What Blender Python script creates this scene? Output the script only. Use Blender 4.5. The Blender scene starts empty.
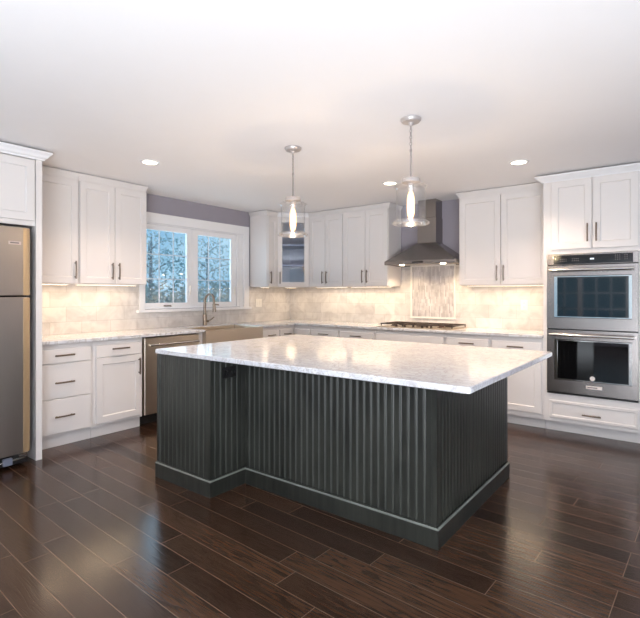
import bpy, bmesh, math, random
from math import sin, cos, pi, radians, sqrt
from mathutils import Vector, Matrix
random.seed(7)
S = bpy.context.scene
COL = S.collection

def srgb(r, g, b):
    f = lambda c: (c/255/12.92) if c/255 <= .04045 else ((c/255+.055)/1.055)**2.4
    return (f(r), f(g), f(b), 1)

# ------------------------------------------------------------------ camera
FPX = 476.47
cam_d = bpy.data.cameras.new('camera')
cam = bpy.data.objects.new('camera', cam_d); COL.objects.link(cam)
cam.location = (4.8605, -5.5528, 1.3108)
cam.rotation_euler = (pi/2, 0, radians(37.5841))
cam_d.sensor_fit = 'HORIZONTAL'; cam_d.sensor_width = 36.0
cam_d.lens = FPX/640*36.0
cam_d.shift_y = (293.74-309)/640.0*1.0
cam_d.clip_start = .05; cam_d.clip_end = 200
S.camera = cam

# ------------------------------------------------------------------ view / exposure
S.view_settings.view_transform = 'Standard'
S.view_settings.look = 'None'
S.view_settings.gamma = 1
S.view_settings.use_curve_mapping = False
S.view_settings.exposure = 0.0

# ------------------------------------------------------------------ world: dusk-blue clouded sky
W = bpy.data.worlds.new('sky'); S.world = W; W.use_nodes = True
nt = W.node_tree; nt.nodes.clear()
wo = nt.nodes.new('ShaderNodeOutputWorld'); bg = nt.nodes.new('ShaderNodeBackground')
tc = nt.nodes.new('ShaderNodeTexCoord'); nz = nt.nodes.new('ShaderNodeTexNoise'); rp = nt.nodes.new('ShaderNodeValToRGB')
nz.inputs['Scale'].default_value = 5.0; nz.inputs['Detail'].default_value = 4
rp.color_ramp.elements[0].position = .35; rp.color_ramp.elements[0].color = srgb(112, 172, 212)
rp.color_ramp.elements[1].position = .65; rp.color_ramp.elements[1].color = srgb(190, 228, 246)
nt.links.new(tc.outputs['Generated'], nz.inputs['Vector']); nt.links.new(nz.outputs['Fac'], rp.inputs['Fac'])
nt.links.new(rp.outputs['Color'], bg.inputs['Color']); nt.links.new(bg.outputs['Background'], wo.inputs['Surface'])
bg.inputs['Strength'].default_value = 1.15

# ------------------------------------------------------------------ lights
def area(name, loc, target, sx, sy, power, color, parent=None, spread=None):
    d = bpy.data.lights.new(name, 'AREA'); d.shape = 'RECTANGLE'; d.size = sx; d.size_y = sy
    d.energy = power; d.color = color
    if spread: d.spread = radians(spread)
    o = bpy.data.objects.new(name, d); COL.objects.link(o); o.location = loc
    o.rotation_euler = (Vector(target)-Vector(loc)).to_track_quat('-Z', 'Y').to_euler()
    return o
COOL = (.86, .93, 1.0); WARM = (1.0, .76, .50); SOFTWARM = (1.0, .77, .61)
# added cool fill at the unseen right-hand wall window
area('side_fill', (7.40, -5.6, 1.40), (0, -4.6, 1.5), 2.6, 1.6, 22, COOL)
# added unseen floor lamp brightening the ceiling, standing in for bounced flash
area('ceiling_fill', (5.95, -7.2, .06), (5.95, -7.0, 2.45), 3.1, 2.4, 770, (.86, .93, 1.0))
# dusk light falling in through the kitchen window
area('daylight_kitchen_window', (-.35, -1.84, 1.7), (3, -1.84, 1.0), 1.3, .9, 14, (.62, .84, 1.0))
CAN_POWER = 23; UNDER_POWER = 3.3; BULB_POWER = 9; HOOD_POWER = 2.2

# ------------------------------------------------------------------ materials
def new_mat(name):
    m = bpy.data.materials.new(name); m.use_nodes = True
    n = m.node_tree; b = n.nodes['Principled BSDF']
    return m, n, b
def paint(name, col, rough=.4, metal=0, var=.03, scale=6, bump=0, bscale=40, stretch=(1, 1, 1), spec=None, coat=0):
    m, n, b = new_mat(name)
    t = n.nodes.new('ShaderNodeTexCoord'); mp = n.nodes.new('ShaderNodeMapping'); z = n.nodes.new('ShaderNodeTexNoise')
    mp.inputs['Scale'].default_value = stretch
    z.inputs['Scale'].default_value = scale; z.inputs['Detail'].default_value = 3
    mx = n.nodes.new('ShaderNodeMix'); mx.data_type = 'RGBA'
    mx.inputs['A'].default_value = tuple(c*(1-var) for c in col[:3])+(1,)
    mx.inputs['B'].default_value = tuple(min(1, c*(1+var)) for c in col[:3])+(1,)
    L = n.links.new
    L(t.outputs['Object'], mp.inputs['Vector']); L(mp.outputs['Vector'], z.inputs['Vector'])
    L(z.outputs['Fac'], mx.inputs['Factor']); L(mx.outputs['Result'], b.inputs['Base Color'])
    b.inputs['Roughness'].default_value = rough; b.inputs['Metallic'].default_value = metal
    if spec is not None: b.inputs['Specular IOR Level'].default_value = spec
    if coat: b.inputs['Coat Weight'].default_value = coat; b.inputs['Coat Roughness'].default_value = .1
    if bump:
        z2 = n.nodes.new('ShaderNodeTexNoise'); z2.inputs['Scale'].default_value = bscale
        L(mp.outputs['Vector'], z2.inputs['Vector'])
        bp = n.nodes.new('ShaderNodeBump'); bp.inputs['Strength'].default_value = bump; bp.inputs['Distance'].default_value = .01
        L(z2.outputs['Fac'], bp.inputs['Height']); L(bp.outputs['Normal'], b.inputs['Normal'])
    return m
def emit(name, col, st):
    m, n, b = new_mat(name)
    b.inputs['Base Color'].default_value = col
    b.inputs['Emission Color'].default_value = col; b.inputs['Emission Strength'].default_value = st
    return m
def glass(name, tint=(1, 1, 1, 1), refl=.06, rough=.02, edge=.55):
    m, n, b = new_mat(name); n.nodes.remove(b)
    o = n.nodes['Material Output']
    tr = n.nodes.new('ShaderNodeBsdfTransparent'); gl = n.nodes.new('ShaderNodeBsdfGlossy'); mx = n.nodes.new('ShaderNodeMixShader')
    fr = n.nodes.new('ShaderNodeLayerWeight'); fr.inputs['Blend'].default_value = .25
    mt = n.nodes.new('ShaderNodeMath'); mt.operation = 'MULTIPLY_ADD'; mt.inputs[1].default_value = edge; mt.inputs[2].default_value = refl
    tr.inputs['Color'].default_value = tint; gl.inputs['Roughness'].default_value = rough
    n.links.new(fr.outputs['Facing'], mt.inputs[0]); n.links.new(mt.outputs[0], mx.inputs['Fac'])
    n.links.new(tr.outputs[0], mx.inputs[1]); n.links.new(gl.outputs[0], mx.inputs[2]); n.links.new(mx.outputs[0], o.inputs['Surface'])
    return m

M = {}
M['white'] = paint('cabinet_white_paint', srgb(223, 218, 215), .38, var=.012)
M['trim'] = paint('trim_white_paint', srgb(238, 237, 238), .35, var=.012)
M['ceiling'] = paint('ceiling_paint', srgb(246, 243, 243), .9, var=.01, bump=.05, bscale=120)
M['wall'] = paint('grey_lavender_paint', srgb(156, 151, 160), .75, var=.02, bump=.04, bscale=90)
M['wall2'] = paint('room_wall_paint', srgb(158, 153, 160), .8, var=.02)
M['steel'] = paint('brushed_steel', srgb(206, 192, 174), .30, 1, var=.06, scale=5, stretch=(2, 2, 90))
M['oven_steel'] = paint('oven_steel', srgb(158, 150, 146), .27, 1, var=.025, scale=5, stretch=(2, 2, 90))
M['fridge_steel'] = paint('fridge_steel', srgb(188, 179, 171), .36, 1, var=.05, scale=5, stretch=(70, 70, 2))
M['hood_steel'] = paint('hood_steel', srgb(150, 145, 142), .27, 1, var=.06, scale=5, stretch=(2, 2, 80))
M['edge'] = paint('golden_edge_reflection', srgb(208, 182, 145), .38, .65, var=.04)  # warm reflection along the fridge door edge, painted as a golden colour
M['chrome'] = paint('bright_chrome', srgb(215, 212, 208), .14, 1, var=.02)
M['nickel'] = paint('brushed_nickel', srgb(152, 140, 128), .26, 1, var=.04)
M['pewter'] = paint('dark_pewter', srgb(120, 107, 96), .35, 1, var=.05)
M['dark'] = paint('black_plastic', srgb(24, 22, 22), .45, var=.1)
M['grey_plastic'] = paint('grey_plastic', srgb(120, 124, 140), .4, var=.06)
M['black_glass'] = paint('oven_black_glass', srgb(9, 10, 12), .04, var=.05, spec=.7)
M['ctrl_glass'] = paint('control_glass', srgb(16, 14, 14), .08, var=.05)
M['key'] = paint('grey_key_print', srgb(120, 112, 108), .5, var=.05)
M['display'] = emit('lit_display', srgb(225, 235, 245), 1.2)
M['iron'] = paint('cast_iron', srgb(52, 40, 34), .5, var=.15, bump=.1, bscale=120)
M['bronze_burner'] = paint('burner_cap_red_brown', srgb(96, 44, 34), .4, var=.1)
M['cab_inside'] = paint('cabinet_interior', srgb(205, 205, 212), .5, var=.02)
M['plate'] = paint('outlet_plate_white', srgb(236, 232, 226), .35, var=.01)
M['slot'] = paint('outlet_slot', srgb(70, 66, 64), .6, var=.05)
M['pend_metal'] = paint('pendant_nickel', srgb(200, 192, 188), .4, .45, var=.04)
M['pend_rod'] = paint('grey_rod_metal', srgb(150, 141, 138), .4, .3, var=.05)
M['glass'] = glass('window_glass', (.93, .97, 1, 1), .05)
M['cab_glass'] = glass('cabinet_glass', (.86, .9, .97, 1), .03)
M['shade_glass'] = glass('clear_shade_glass', (.998, .997, .995, 1), .03, .02, .30)
M['rim_glass'] = glass('thick_clear_rim_glass', (.97, .97, .97, 1), .30, .15, .4)
M['bulb'] = emit('warm_filament', (1.0, .66, .30, 1), 16)
M['bulb_glass'] = emit('glowing_bulb_glass', (1.0, .62, .28, 1), 2.4)
M['can'] = emit('recessed_lens', (1.0, .86, .66, 1), 9)
M['lightbar'] = emit('under_cabinet_lens', (1.0, .80, .55, 1), 5)
M['hoodlamp'] = emit('hood_lamp', (1.0, .82, .58, 1), 14)
M['badge'] = paint('badge_silver', srgb(225, 214, 208), .3, .5, var=.05)
M['leaf'] = paint('hazy_leaf', srgb(205, 226, 230), .8, var=.12, scale=3)  # atmospheric haze is put into the pale leaf colour
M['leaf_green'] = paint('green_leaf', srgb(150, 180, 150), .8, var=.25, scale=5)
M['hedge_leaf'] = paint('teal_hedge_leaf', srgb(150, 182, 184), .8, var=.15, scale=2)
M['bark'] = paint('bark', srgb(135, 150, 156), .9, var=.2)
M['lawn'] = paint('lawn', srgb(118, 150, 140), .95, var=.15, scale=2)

def island_paint():
    m, n, b = new_mat('distressed_charcoal_green'); L = n.links.new
    t = n.nodes.new('ShaderNodeTexCoord'); z = n.nodes.new('ShaderNodeTexNoise'); z.inputs['Scale'].default_value = 2.6; z.inputs['Detail'].default_value = 6
    mp = n.nodes.new('ShaderNodeMapping'); mp.inputs['Scale'].default_value = (14, 14, 1.2)
    z2 = n.nodes.new('ShaderNodeTexNoise'); z2.inputs['Scale'].default_value = 3; z2.inputs['Detail'].default_value = 4
    r = n.nodes.new('ShaderNodeValToRGB'); r.color_ramp.elements[0].position = .3; r.color_ramp.elements[0].color = srgb(22, 23, 20)
    r.color_ramp.elements[1].position = .72; r.color_ramp.elements[1].color = srgb(58, 59, 53)
    ad = n.nodes.new('ShaderNodeMath'); ad.operation = 'MULTIPLY_ADD'; ad.inputs[1].default_value = .45
    sc = n.nodes.new('ShaderNodeMath'); sc.operation = 'MULTIPLY'; sc.inputs[1].default_value = .55
    L(t.outputs['Object'], z.inputs['Vector']); L(t.outputs['Object'], mp.inputs['Vector']); L(mp.outputs['Vector'], z2.inputs['Vector'])
    L(z.outputs['Fac'], sc.inputs[0]); L(z2.outputs['Fac'], ad.inputs[0]); L(sc.outputs[0], ad.inputs[2])
    L(ad.outputs[0], r.inputs['Fac']); L(r.outputs['Color'], b.inputs['Base Color']); b.inputs['Roughness'].default_value = .38
    return m
M['island'] = island_paint()
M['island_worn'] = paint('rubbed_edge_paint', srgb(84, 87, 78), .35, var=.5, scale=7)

M['edge_worn_highlight'] = paint('worn_edge_highlight', srgb(112, 116, 108), .35, var=.4, scale=12)  # worn moulding edge, brightened so its highlight is painted in

def marble(name, c0, c1, vein, scale, rough):
    m, n, b = new_mat(name); L = n.links.new
    t = n.nodes.new('ShaderNodeTexCoord')
    z = n.nodes.new('ShaderNodeTexNoise'); z.inputs['Scale'].default_value = scale; z.inputs['Detail'].default_value = 8; z.inputs['Distortion'].default_value = 1.2
    r = n.nodes.new('ShaderNodeValToRGB'); e = r.color_ramp.elements
    e[0].position = .3; e[0].color = c0; e[1].position = .75; e[1].color = c1
    z2 = n.nodes.new('ShaderNodeTexNoise'); z2.inputs['Scale'].default_value = scale*.7; z2.inputs['Detail'].default_value = 10; z2.inputs['Distortion'].default_value = 2.5
    r2 = n.nodes.new('ShaderNodeValToRGB'); e = r2.color_ramp.elements
    e[0].position = .46; e[0].color = (0, 0, 0, 1); e[1].position = .5; e[1].color = (.75, .75, .75, 1); x = e.new(.54); x.color = (0, 0, 0, 1)
    mx = n.nodes.new('ShaderNodeMix'); mx.data_type = 'RGBA'; mx.inputs['B'].default_value = vein
    L(t.outputs['Object'], z.inputs['Vector']); L(t.outputs['Object'], z2.inputs['Vector'])
    L(z.outputs['Fac'], r.inputs['Fac']); L(z2.outputs['Fac'], r2.inputs['Fac'])
    L(r2.outputs['Color'], mx.inputs['Factor']); L(r.outputs['Color'], mx.inputs['A']); L(mx.outputs['Result'], b.inputs['Base Color'])
    b.inputs['Roughness'].default_value = rough
    return m
M['quartz'] = marble('white_veined_quartz', srgb(202, 202, 207), srgb(226, 225, 226), srgb(178, 170, 166), 14, .12)
M['counter'] = marble('white_veined_counter', srgb(205, 205, 208), srgb(230, 229, 230), srgb(178, 172, 168), 5, .12)

def tile_mat(name, ax, w, h, c0, c1, grout, vert=False, mortar=.0025, rough=.22, off=.5):
    m, n, b = new_mat(name); L = n.links.new
    t = n.nodes.new('ShaderNodeTexCoord'); sp = n.nodes.new('ShaderNodeSeparateXYZ'); cb = n.nodes.new('ShaderNodeCombineXYZ')
    L(t.outputs['Object'], sp.inputs[0])
    L(sp.outputs['Z' if vert else ax], cb.inputs['X']); L(sp.outputs[ax if vert else 'Z'], cb.inputs['Y'])
    br = n.nodes.new('ShaderNodeTexBrick'); br.offset = off; br.squash = 1
    br.inputs['Scale'].default_value = 1; br.inputs['Brick Width'].default_value = w; br.inputs['Row Height'].default_value = h
    br.inputs['Mortar Size'].default_value = mortar; br.inputs['Mortar Smooth'].default_value = .2
    br.inputs['Color1'].default_value = c0; br.inputs['Color2'].default_value = c1; br.inputs['Mortar'].default_value = grout
    z = n.nodes.new('ShaderNodeTexNoise'); z.inputs['Scale'].default_value = 5; z.inputs['Detail'].default_value = 7; z.inputs['Distortion'].default_value = 1.8
    L(t.outputs['Object'], z.inputs['Vector'])
    r = n.nodes.new('ShaderNodeValToRGB'); r.color_ramp.elements[0].position = .36; r.color_ramp.elements[0].color = (.84, .83, .83, 1)
    r.color_ramp.elements[1].position = .58; r.color_ramp.elements[1].color = (1, 1, 1, 1)
    L(z.outputs['Fac'], r.inputs['Fac'])
    mx = n.nodes.new('ShaderNodeMix'); mx.data_type = 'RGBA'; mx.blend_type = 'MULTIPLY'; mx.inputs['Factor'].default_value = 1
    L(cb.outputs[0], br.inputs['Vector']); L(br.outputs['Color'], mx.inputs['A']); L(r.outputs['Color'], mx.inputs['B'])
    L(mx.outputs['Result'], b.inputs['Base Color']); b.inputs['Roughness'].default_value = rough
    bp = n.nodes.new('ShaderNodeBump'); bp.invert = True; bp.inputs['Strength'].default_value = .4; bp.inputs['Distance'].default_value = .002
    L(br.outputs['Fac'], bp.inputs['Height']); L(bp.outputs['Normal'], b.inputs['Normal'])
    return m
TILE = (srgb(228, 224, 220), srgb(212, 208, 205), srgb(200, 194, 189))
M['tile_back'] = tile_mat('marble_subway_back', 'X', .305, .1475, *TILE)
M['tile_left'] = tile_mat('marble_subway_left', 'Y', .305, .1475, *TILE)
M['mosaic'] = tile_mat('marble_stick_mosaic', 'X', .085, .0165, srgb(218, 214, 213), srgb(180, 175, 176), srgb(196, 191, 190), vert=True, mortar=.0012, off=.37)

def floor_mat():
    m, n, b = new_mat('dark_oak_planks'); L = n.links.new
    t = n.nodes.new('ShaderNodeTexCoord'); mp = n.nodes.new('ShaderNodeMapping'); mp.inputs['Rotation'].default_value = (0, 0, radians(2.5))
    mp.inputs['Location'].default_value = (.0, .045, 0)
    L(t.outputs['Object'], mp.inputs['Vector'])
    br = n.nodes.new('ShaderNodeTexBrick'); br.offset = .37; br.offset_frequency = 3; br.squash = 1.25; br.squash_frequency = 2
    br.inputs['Scale'].default_value = 1; br.inputs['Brick Width'].default_value = .95; br.inputs['Row Height'].default_value = .135
    br.inputs['Mortar Size'].default_value = .0016; br.inputs['Mortar Smooth'].default_value = .1
    br.inputs['Color1'].default_value = (0, 0, 0, 1); br.inputs['Color2'].default_value = (1, 1, 1, 1); br.inputs['Mortar'].default_value = (.5, .5, .5, 1)
    L(mp.outputs['Vector'], br.inputs['Vector'])
    # shift the grain per plank
    vm = n.nodes.new('ShaderNodeVectorMath'); vm.operation = 'MULTIPLY_ADD'; vm.inputs[1].default_value = (7, 3, 5)
    L(br.outputs['Color'], vm.inputs[0])
    gm = n.nodes.new('ShaderNodeMapping'); gm.inputs['Scale'].default_value = (.9, 9, 1); L(mp.outputs['Vector'], gm.inputs['Vector']); L(gm.outputs['Vector'], vm.inputs[2])
    z = n.nodes.new('ShaderNodeTexNoise'); z.inputs['Scale'].default_value = 1.5; z.inputs['Detail'].default_value = 3; z.inputs['Distortion'].default_value = .6
    L(vm.outputs[0], z.inputs['Vector'])
    # cathedral oak grain: contour lines of the stretched noise
    mu = n.nodes.new('ShaderNodeMath'); mu.operation = 'MULTIPLY'; mu.inputs[1].default_value = 60; L(z.outputs['Fac'], mu.inputs[0])
    si = n.nodes.new('ShaderNodeMath'); si.operation = 'SINE'; L(mu.outputs[0], si.inputs[0])
    gr = n.nodes.new('ShaderNodeValToRGB'); gr.color_ramp.elements[0].position = .2; gr.color_ramp.elements[0].color = (1, 1, 1, 1)
    gr.color_ramp.elements[1].position = 1; gr.color_ramp.elements[1].color = (.30, .28, .27, 1)
    L(si.outputs[0], gr.inputs['Fac'])
    fm = n.nodes.new('ShaderNodeMapping'); fm.inputs['Scale'].default_value = (5, 120, 1); L(mp.outputs['Vector'], fm.inputs['Vector'])
    fz_ = n.nodes.new('ShaderNodeTexNoise'); fz_.inputs['Scale'].default_value = 1; fz_.inputs['Detail'].default_value = 3; L(fm.outputs['Vector'], fz_.inputs['Vector'])
    fr_ = n.nodes.new('ShaderNodeValToRGB'); fr_.color_ramp.elements[0].position = .32; fr_.color_ramp.elements[0].color = (.45, .43, .42, 1)
    fr_.color_ramp.elements[1].position = .6; fr_.color_ramp.elements[1].color = (1.15, 1.12, 1.1, 1); L(fz_.outputs['Fac'], fr_.inputs['Fac'])
    pl = n.nodes.new('ShaderNodeValToRGB'); pl.color_ramp.elements[0].color = srgb(46, 31, 23); pl.color_ramp.elements[1].color = srgb(80, 57, 42)
    L(br.outputs['Color'], pl.inputs['Fac'])
    mx = n.nodes.new('ShaderNodeMix'); mx.data_type = 'RGBA'; mx.blend_type = 'MULTIPLY'; mx.inputs['Factor'].default_value = .6
    mg = n.nodes.new('ShaderNodeMix'); mg.data_type = 'RGBA'; mg.blend_type = 'MULTIPLY'; mg.inputs['Factor'].default_value = .6
    L(pl.outputs['Color'], mg.inputs['A']); L(fr_.outputs['Color'], mg.inputs['B'])
    L(mg.outputs['Result'], mx.inputs['A']); L(gr.outputs['Color'], mx.inputs['B'])
    m2 = n.nodes.new('ShaderNodeMix'); m2.data_type = 'RGBA'; m2.inputs['B'].default_value = srgb(112, 94, 80)  # tan seams paint in the highlights along the plank bevels
    L(br.outputs['Fac'], m2.inputs['Factor']); L(mx.outputs['Result'], m2.inputs['A']); L(m2.outputs['Result'], b.inputs['Base Color'])
    b.inputs['Roughness'].default_value = .19; b.inputs['Specular IOR Level'].default_value = .55
    bp = n.nodes.new('ShaderNodeBump'); bp.inputs['Strength'].default_value = .06; bp.inputs['Distance'].default_value = .003
    L(gr.outputs['Color'], bp.inputs['Height']); L(bp.outputs['Normal'], b.inputs['Normal'])
    return m
M['floor'] = floor_mat()

# ------------------------------------------------------------------ mesh builder
ID = lambda u, d, z: (u, d, z)
BACK = lambda u, d, z: (u, -d, z)          # runs along the back wall: u = x, d = out from the wall
LEFT = lambda u, d, z: (d, u, z)           # runs along the left wall: u = y, d = out from the wall
class MB:
    def __init__(s, mp=ID): s.bm = bmesh.new(); s.mp = mp; s.mi = 0
    def v(s, u, d, z): return s.bm.verts.new(s.mp(u, d, z))
    def f(s, vs):
        try: fc = s.bm.faces.new(vs); fc.material_index = s.mi; return fc
        except ValueError: return None
    def loops(s, rings, cap0=True, cap1=True, closed=True):
        R = [[s.v(*p) for p in r] for r in rings]; n = len(R[0])
        for a, b in zip(R, R[1:]):
            for i in range(n if closed else n-1): s.f([a[i], a[(i+1) % n], b[(i+1) % n], b[i]])
        if cap0: s.f(R[0][::-1])
        if cap1: s.f(R[-1])
        return s
    def box(s, u0, u1, d0, d1, z0, z1, bv=0):
        if bv <= 0:
            r = lambda z: [(u0, d0, z), (u1, d0, z), (u1, d1, z), (u0, d1, z)]
            return s.loops([r(z0), r(z1)])
        r = lambda z, i: [(u0+i, d0+i, z), (u1-i, d0+i, z), (u1-i, d1-i, z), (u0+i, d1-i, z)]
        return s.loops([r(z0, bv), r(z0+bv, 0), r(z1-bv, 0), r(z1, bv)])
    def slab(s, u0, u1, z0, z1, d0, d1, bv=.0025):                 # plain drawer front with an eased edge
        r = lambda d, i: [(u0+i, d, z0+i), (u1-i, d, z0+i), (u1-i, d, z1-i), (u0+i, d, z1-i)]
        return s.loops([r(d0, 0), r(d1-bv, 0), r(d1, bv)])
    def shaker(s, u0, u1, z0, z1, d0, d1, stile=.06, rec=.010, bv=.0025):
        r = lambda d, i: [(u0+i, d, z0+i), (u1-i, d, z0+i), (u1-i, d, z1-i), (u0+i, d, z1-i)]
        return s.loops([r(d0, 0), r(d1-bv, 0), r(d1, bv), r(d1, stile), r(d1-rec, stile+.007)])
    def frame(s, u0, u1, z0, z1, d0, d1, wl, wr=None, wb=None, wt=None):
        wr = wl if wr is None else wr; wb = wl if wb is None else wb; wt = wl if wt is None else wt
        o = [(u0, z0), (u1, z0), (u1, z1), (u0, z1)]; i = [(u0+wl, z0+wb), (u1-wr, z0+wb), (u1-wr, z1-wt), (u0+wl, z1-wt)]
        A = [s.v(u, d0, z) for u, z in o]; B = [s.v(u, d1, z) for u, z in o]; C = [s.v(u, d1, z) for u, z in i]; D = [s.v(u, d0, z) for u, z in i]
        for P, Q in ((A, B), (B, C), (C, D), (D, A)):
            for k in range(4): s.f([P[k], P[(k+1) % 4], Q[(k+1) % 4], Q[k]])
        return s
    def poly(s, pts, z0, z1, bv=0):                                 # plan outline, extruded up
        if bv:
            c = offset(pts, -bv)
            return s.loops([[(x, y, z0) for x, y in c], [(x, y, z0+bv) for x, y in pts], [(x, y, z1-bv) for x, y in pts], [(x, y, z1) for x, y in c]])
        return s.loops([[(x, y, z0) for x, y in pts], [(x, y, z1) for x, y in pts]])
    def tube(s, pts, r, n=10, caps=True):
        pts = [Vector(p) for p in pts]; rings = []; up = None
        for i, p in enumerate(pts):
            t = (pts[min(i+1, len(pts)-1)]-pts[max(i-1, 0)]).normalized()
            if up is None: up = Vector((0, 0, 1)) if abs(t.z) < .9 else Vector((1, 0, 0))
            a = t.cross(up).normalized(); b = a.cross(t).normalized(); up = b
            rr = r[i] if isinstance(r, (list, tuple)) else r
            rings.append([tuple(p+a*rr*cos(2*pi*k/n)+b*rr*sin(2*pi*k/n)) for k in range(n)])
        return s.loops(rings, caps, caps)
    def lathe(s, cx, cy, prof, n=28, cap0=True, cap1=True):
        return s.loops([[(cx+r*cos(2*pi*k/n), cy+r*sin(2*pi*k/n), z) for k in range(n)] for r, z in prof], cap0, cap1)
    def sweep(s, path, prof, closed=False):                          # prof = (out, z), out is to the right of the path
        n = len(path); P = [Vector((p[0], p[1])) for p in path]; offs = []
        for i in range(n):
            a = P[i]-P[i-1] if (i > 0 or closed) else None
            b = P[(i+1) % n]-P[i] if (i < n-1 or closed) else None
            na = Vector((a.y, -a.x)).normalized() if a is not None else None
            nb = Vector((b.y, -b.x)).normalized() if b is not None else None
            if na is None: offs.append(nb)
            elif nb is None: offs.append(na)
            else:
                m = (na+nb); m = m/(1+na.dot(nb)); offs.append(m)
        rings = [[(P[i].x+offs[i].x*o, P[i].y+offs[i].y*o, z) for o, z in prof] for i in range(n)]
        if closed: rings.append(rings[0])
        return s.loops(rings, not closed, not closed)
    def build(s, name, mats, parent=None, smooth=False, loc=None):
        bmesh.ops.remove_doubles(s.bm, verts=s.bm.verts, dist=1e-6)
        bmesh.ops.recalc_face_normals(s.bm, faces=s.bm.faces)
        org = Vector(loc) if loc else (WORLD[parent] if parent else Vector((0, 0, 0)))
        bmesh.ops.translate(s.bm, verts=s.bm.verts, vec=-org)
        me = bpy.data.meshes.new(name); s.bm.to_mesh(me); s.bm.free()
        for m in (mats if isinstance(mats, (list, tuple)) else [mats]): me.materials.append(m)
        if smooth:
            for p in me.polygons: p.use_smooth = True
            try: me.set_sharp_from_angle(angle=radians(40))
            except Exception: pass
        o = bpy.data.objects.new(name, me); COL.objects.link(o)
        if parent: o.parent = parent
        if loc: o.location = Vector(loc)-(WORLD[parent] if parent else Vector((0, 0, 0)))
        WORLD[o] = org
        return o
WORLD = {}
def offset(pts, d):
    n = len(pts); out = []; A = sum(pts[i][0]*pts[(i+1) % n][1]-pts[(i+1) % n][0]*pts[i][1] for i in range(n)); sg = 1 if A > 0 else -1
    for i in range(n):
        p, q, r = Vector(pts[i-1]), Vector(pts[i]), Vector(pts[(i+1) % n])
        a, b = (q-p).normalized(), (r-q).normalized()
        na, nb = Vector((a.y, -a.x))*sg, Vector((b.y, -b.x))*sg
        m = (na+nb)/(1+na.dot(nb)); out.append((q.x+m.x*d, q.y+m.y*d))
    return out
def thing(name, loc, label, cat, group=None):
    o = bpy.data.objects.new(name, None); COL.objects.link(o); o.location = loc; o.empty_display_size = .1
    tag(o, label, cat, group); WORLD[o] = Vector(loc); return o
def tag(o, label, cat, group=None):
    o['label'] = label; o['category'] = cat
    if group: o['group'] = group
    return o
def struct(o): o['kind'] = 'structure'; return o

CEIL = 2.45
RX, FY = 7.6, -9.6
# ------------------------------------------------------------------ setting
struct(MB().box(-.1, RX+.1, FY-.1, .1, -.06, 0).build('floor', M['floor']))
struct(MB().box(-.1, RX+.1, FY-.1, .1, CEIL, CEIL+.08).build('ceiling', M['ceiling']))
WY0, WY1, WZ0, WZ1 = -2.50, -1.04, 1.135, 2.125
b = MB()
b.box(-.12, 0, FY-.1, WY0, 0, CEIL); b.box(-.12, 0, WY1, .1, 0, CEIL); b.box(-.12, 0, WY0, WY1, 0, WZ0); b.box(-.12, 0, WY0, WY1, WZ1, CEIL)
wall_left = struct(b.build('wall_left', M['wall']))
wall_back = struct(MB().box(0, RX+.1, 0, .12, 0, CEIL).build('wall_back', M['wall']))
# wall behind the photographer with a big gridded window, side wall with another
b = MB(); b.box(0, 1.6, FY-.12, FY, 0, CEIL); b.box(4.8, RX, FY-.12, FY, 0, CEIL); b.box(1.6, 4.8, FY-.12, FY, 0, .45); b.box(1.6, 4.8, FY-.12, FY, 2.2, CEIL)
struct(b.build('wall_front', M['wall2']))
b = MB(); b.box(RX, RX+.12, FY-.12, -7.0, 0, CEIL); b.box(RX, RX+.12, -4.2, .1, 0, CEIL); b.box(RX, RX+.12, -7.0, -4.2, 0, .45); b.box(RX, RX+.12, -7.0, -4.2, 2.2, CEIL)
struct(b.build('wall_right', M['wall2']))
w2 = MB(BACK)
w2.frame(1.6, 4.8, .45, 2.2, -FY-.02, -FY+.1, .07); w2.box(2.62, 2.72, -FY, -FY+.08, .52, 2.13); w2.box(3.68, 3.78, -FY, -FY+.08, .52, 2.13)
for x in (1.98, 2.3, 3.04, 3.36, 4.1, 4.42): w2.box(x-.012, x+.012, -FY+.03, -FY+.06, .52, 2.13)
for z in (.92, 1.33, 1.74): w2.box(1.67, 4.73, -FY+.03, -FY+.06, z-.012, z+.012)
w2 = struct(w2.build('window_2', M['trim']))
w3 = MB(LEFT)
w3.frame(-7.0, -4.2, .45, 2.2, RX-.02, RX+.1, .07); w3.box(-5.65, -5.55, RX, RX+.08, .52, 2.13)
for z in (.92, 1.33, 1.74): w3.box(-6.93, -4.27, RX+.03, RX+.06, z-.012, z+.012)
w3 = struct(w3.build('window_3', M['trim']))
# backsplash, parts of the walls
b = MB(LEFT); b.box(-3.897, -.012, .0005, .010, .9145, 1.098); b.box(-3.897, -2.567, .0005, .010, 1.098, 1.42); b.box(-.886, -.012, .0005, .010, 1.098, 1.42)
b.build('tile_backsplash', M['tile_left'], wall_left)
b = MB(BACK); b.box(0.0005, 3.768, .0005, .010, .9145, 1.42); b.box(1.927, 2.822, .0005, .010, 1.42, 1.70)
b.build('tile_backsplash', M['tile_back'], wall_back)
b = MB(BACK).box(2.082, 2.640, .0101, .016, 1.022, 1.652).build('mosaic_panel', M['mosaic'], wall_back)
b = MB(BACK); b.frame(2.062, 2.660, 1.002, 1.672, .0101, .024, .021); b.build('pencil_trim', M['plate'], wall_back)

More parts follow.
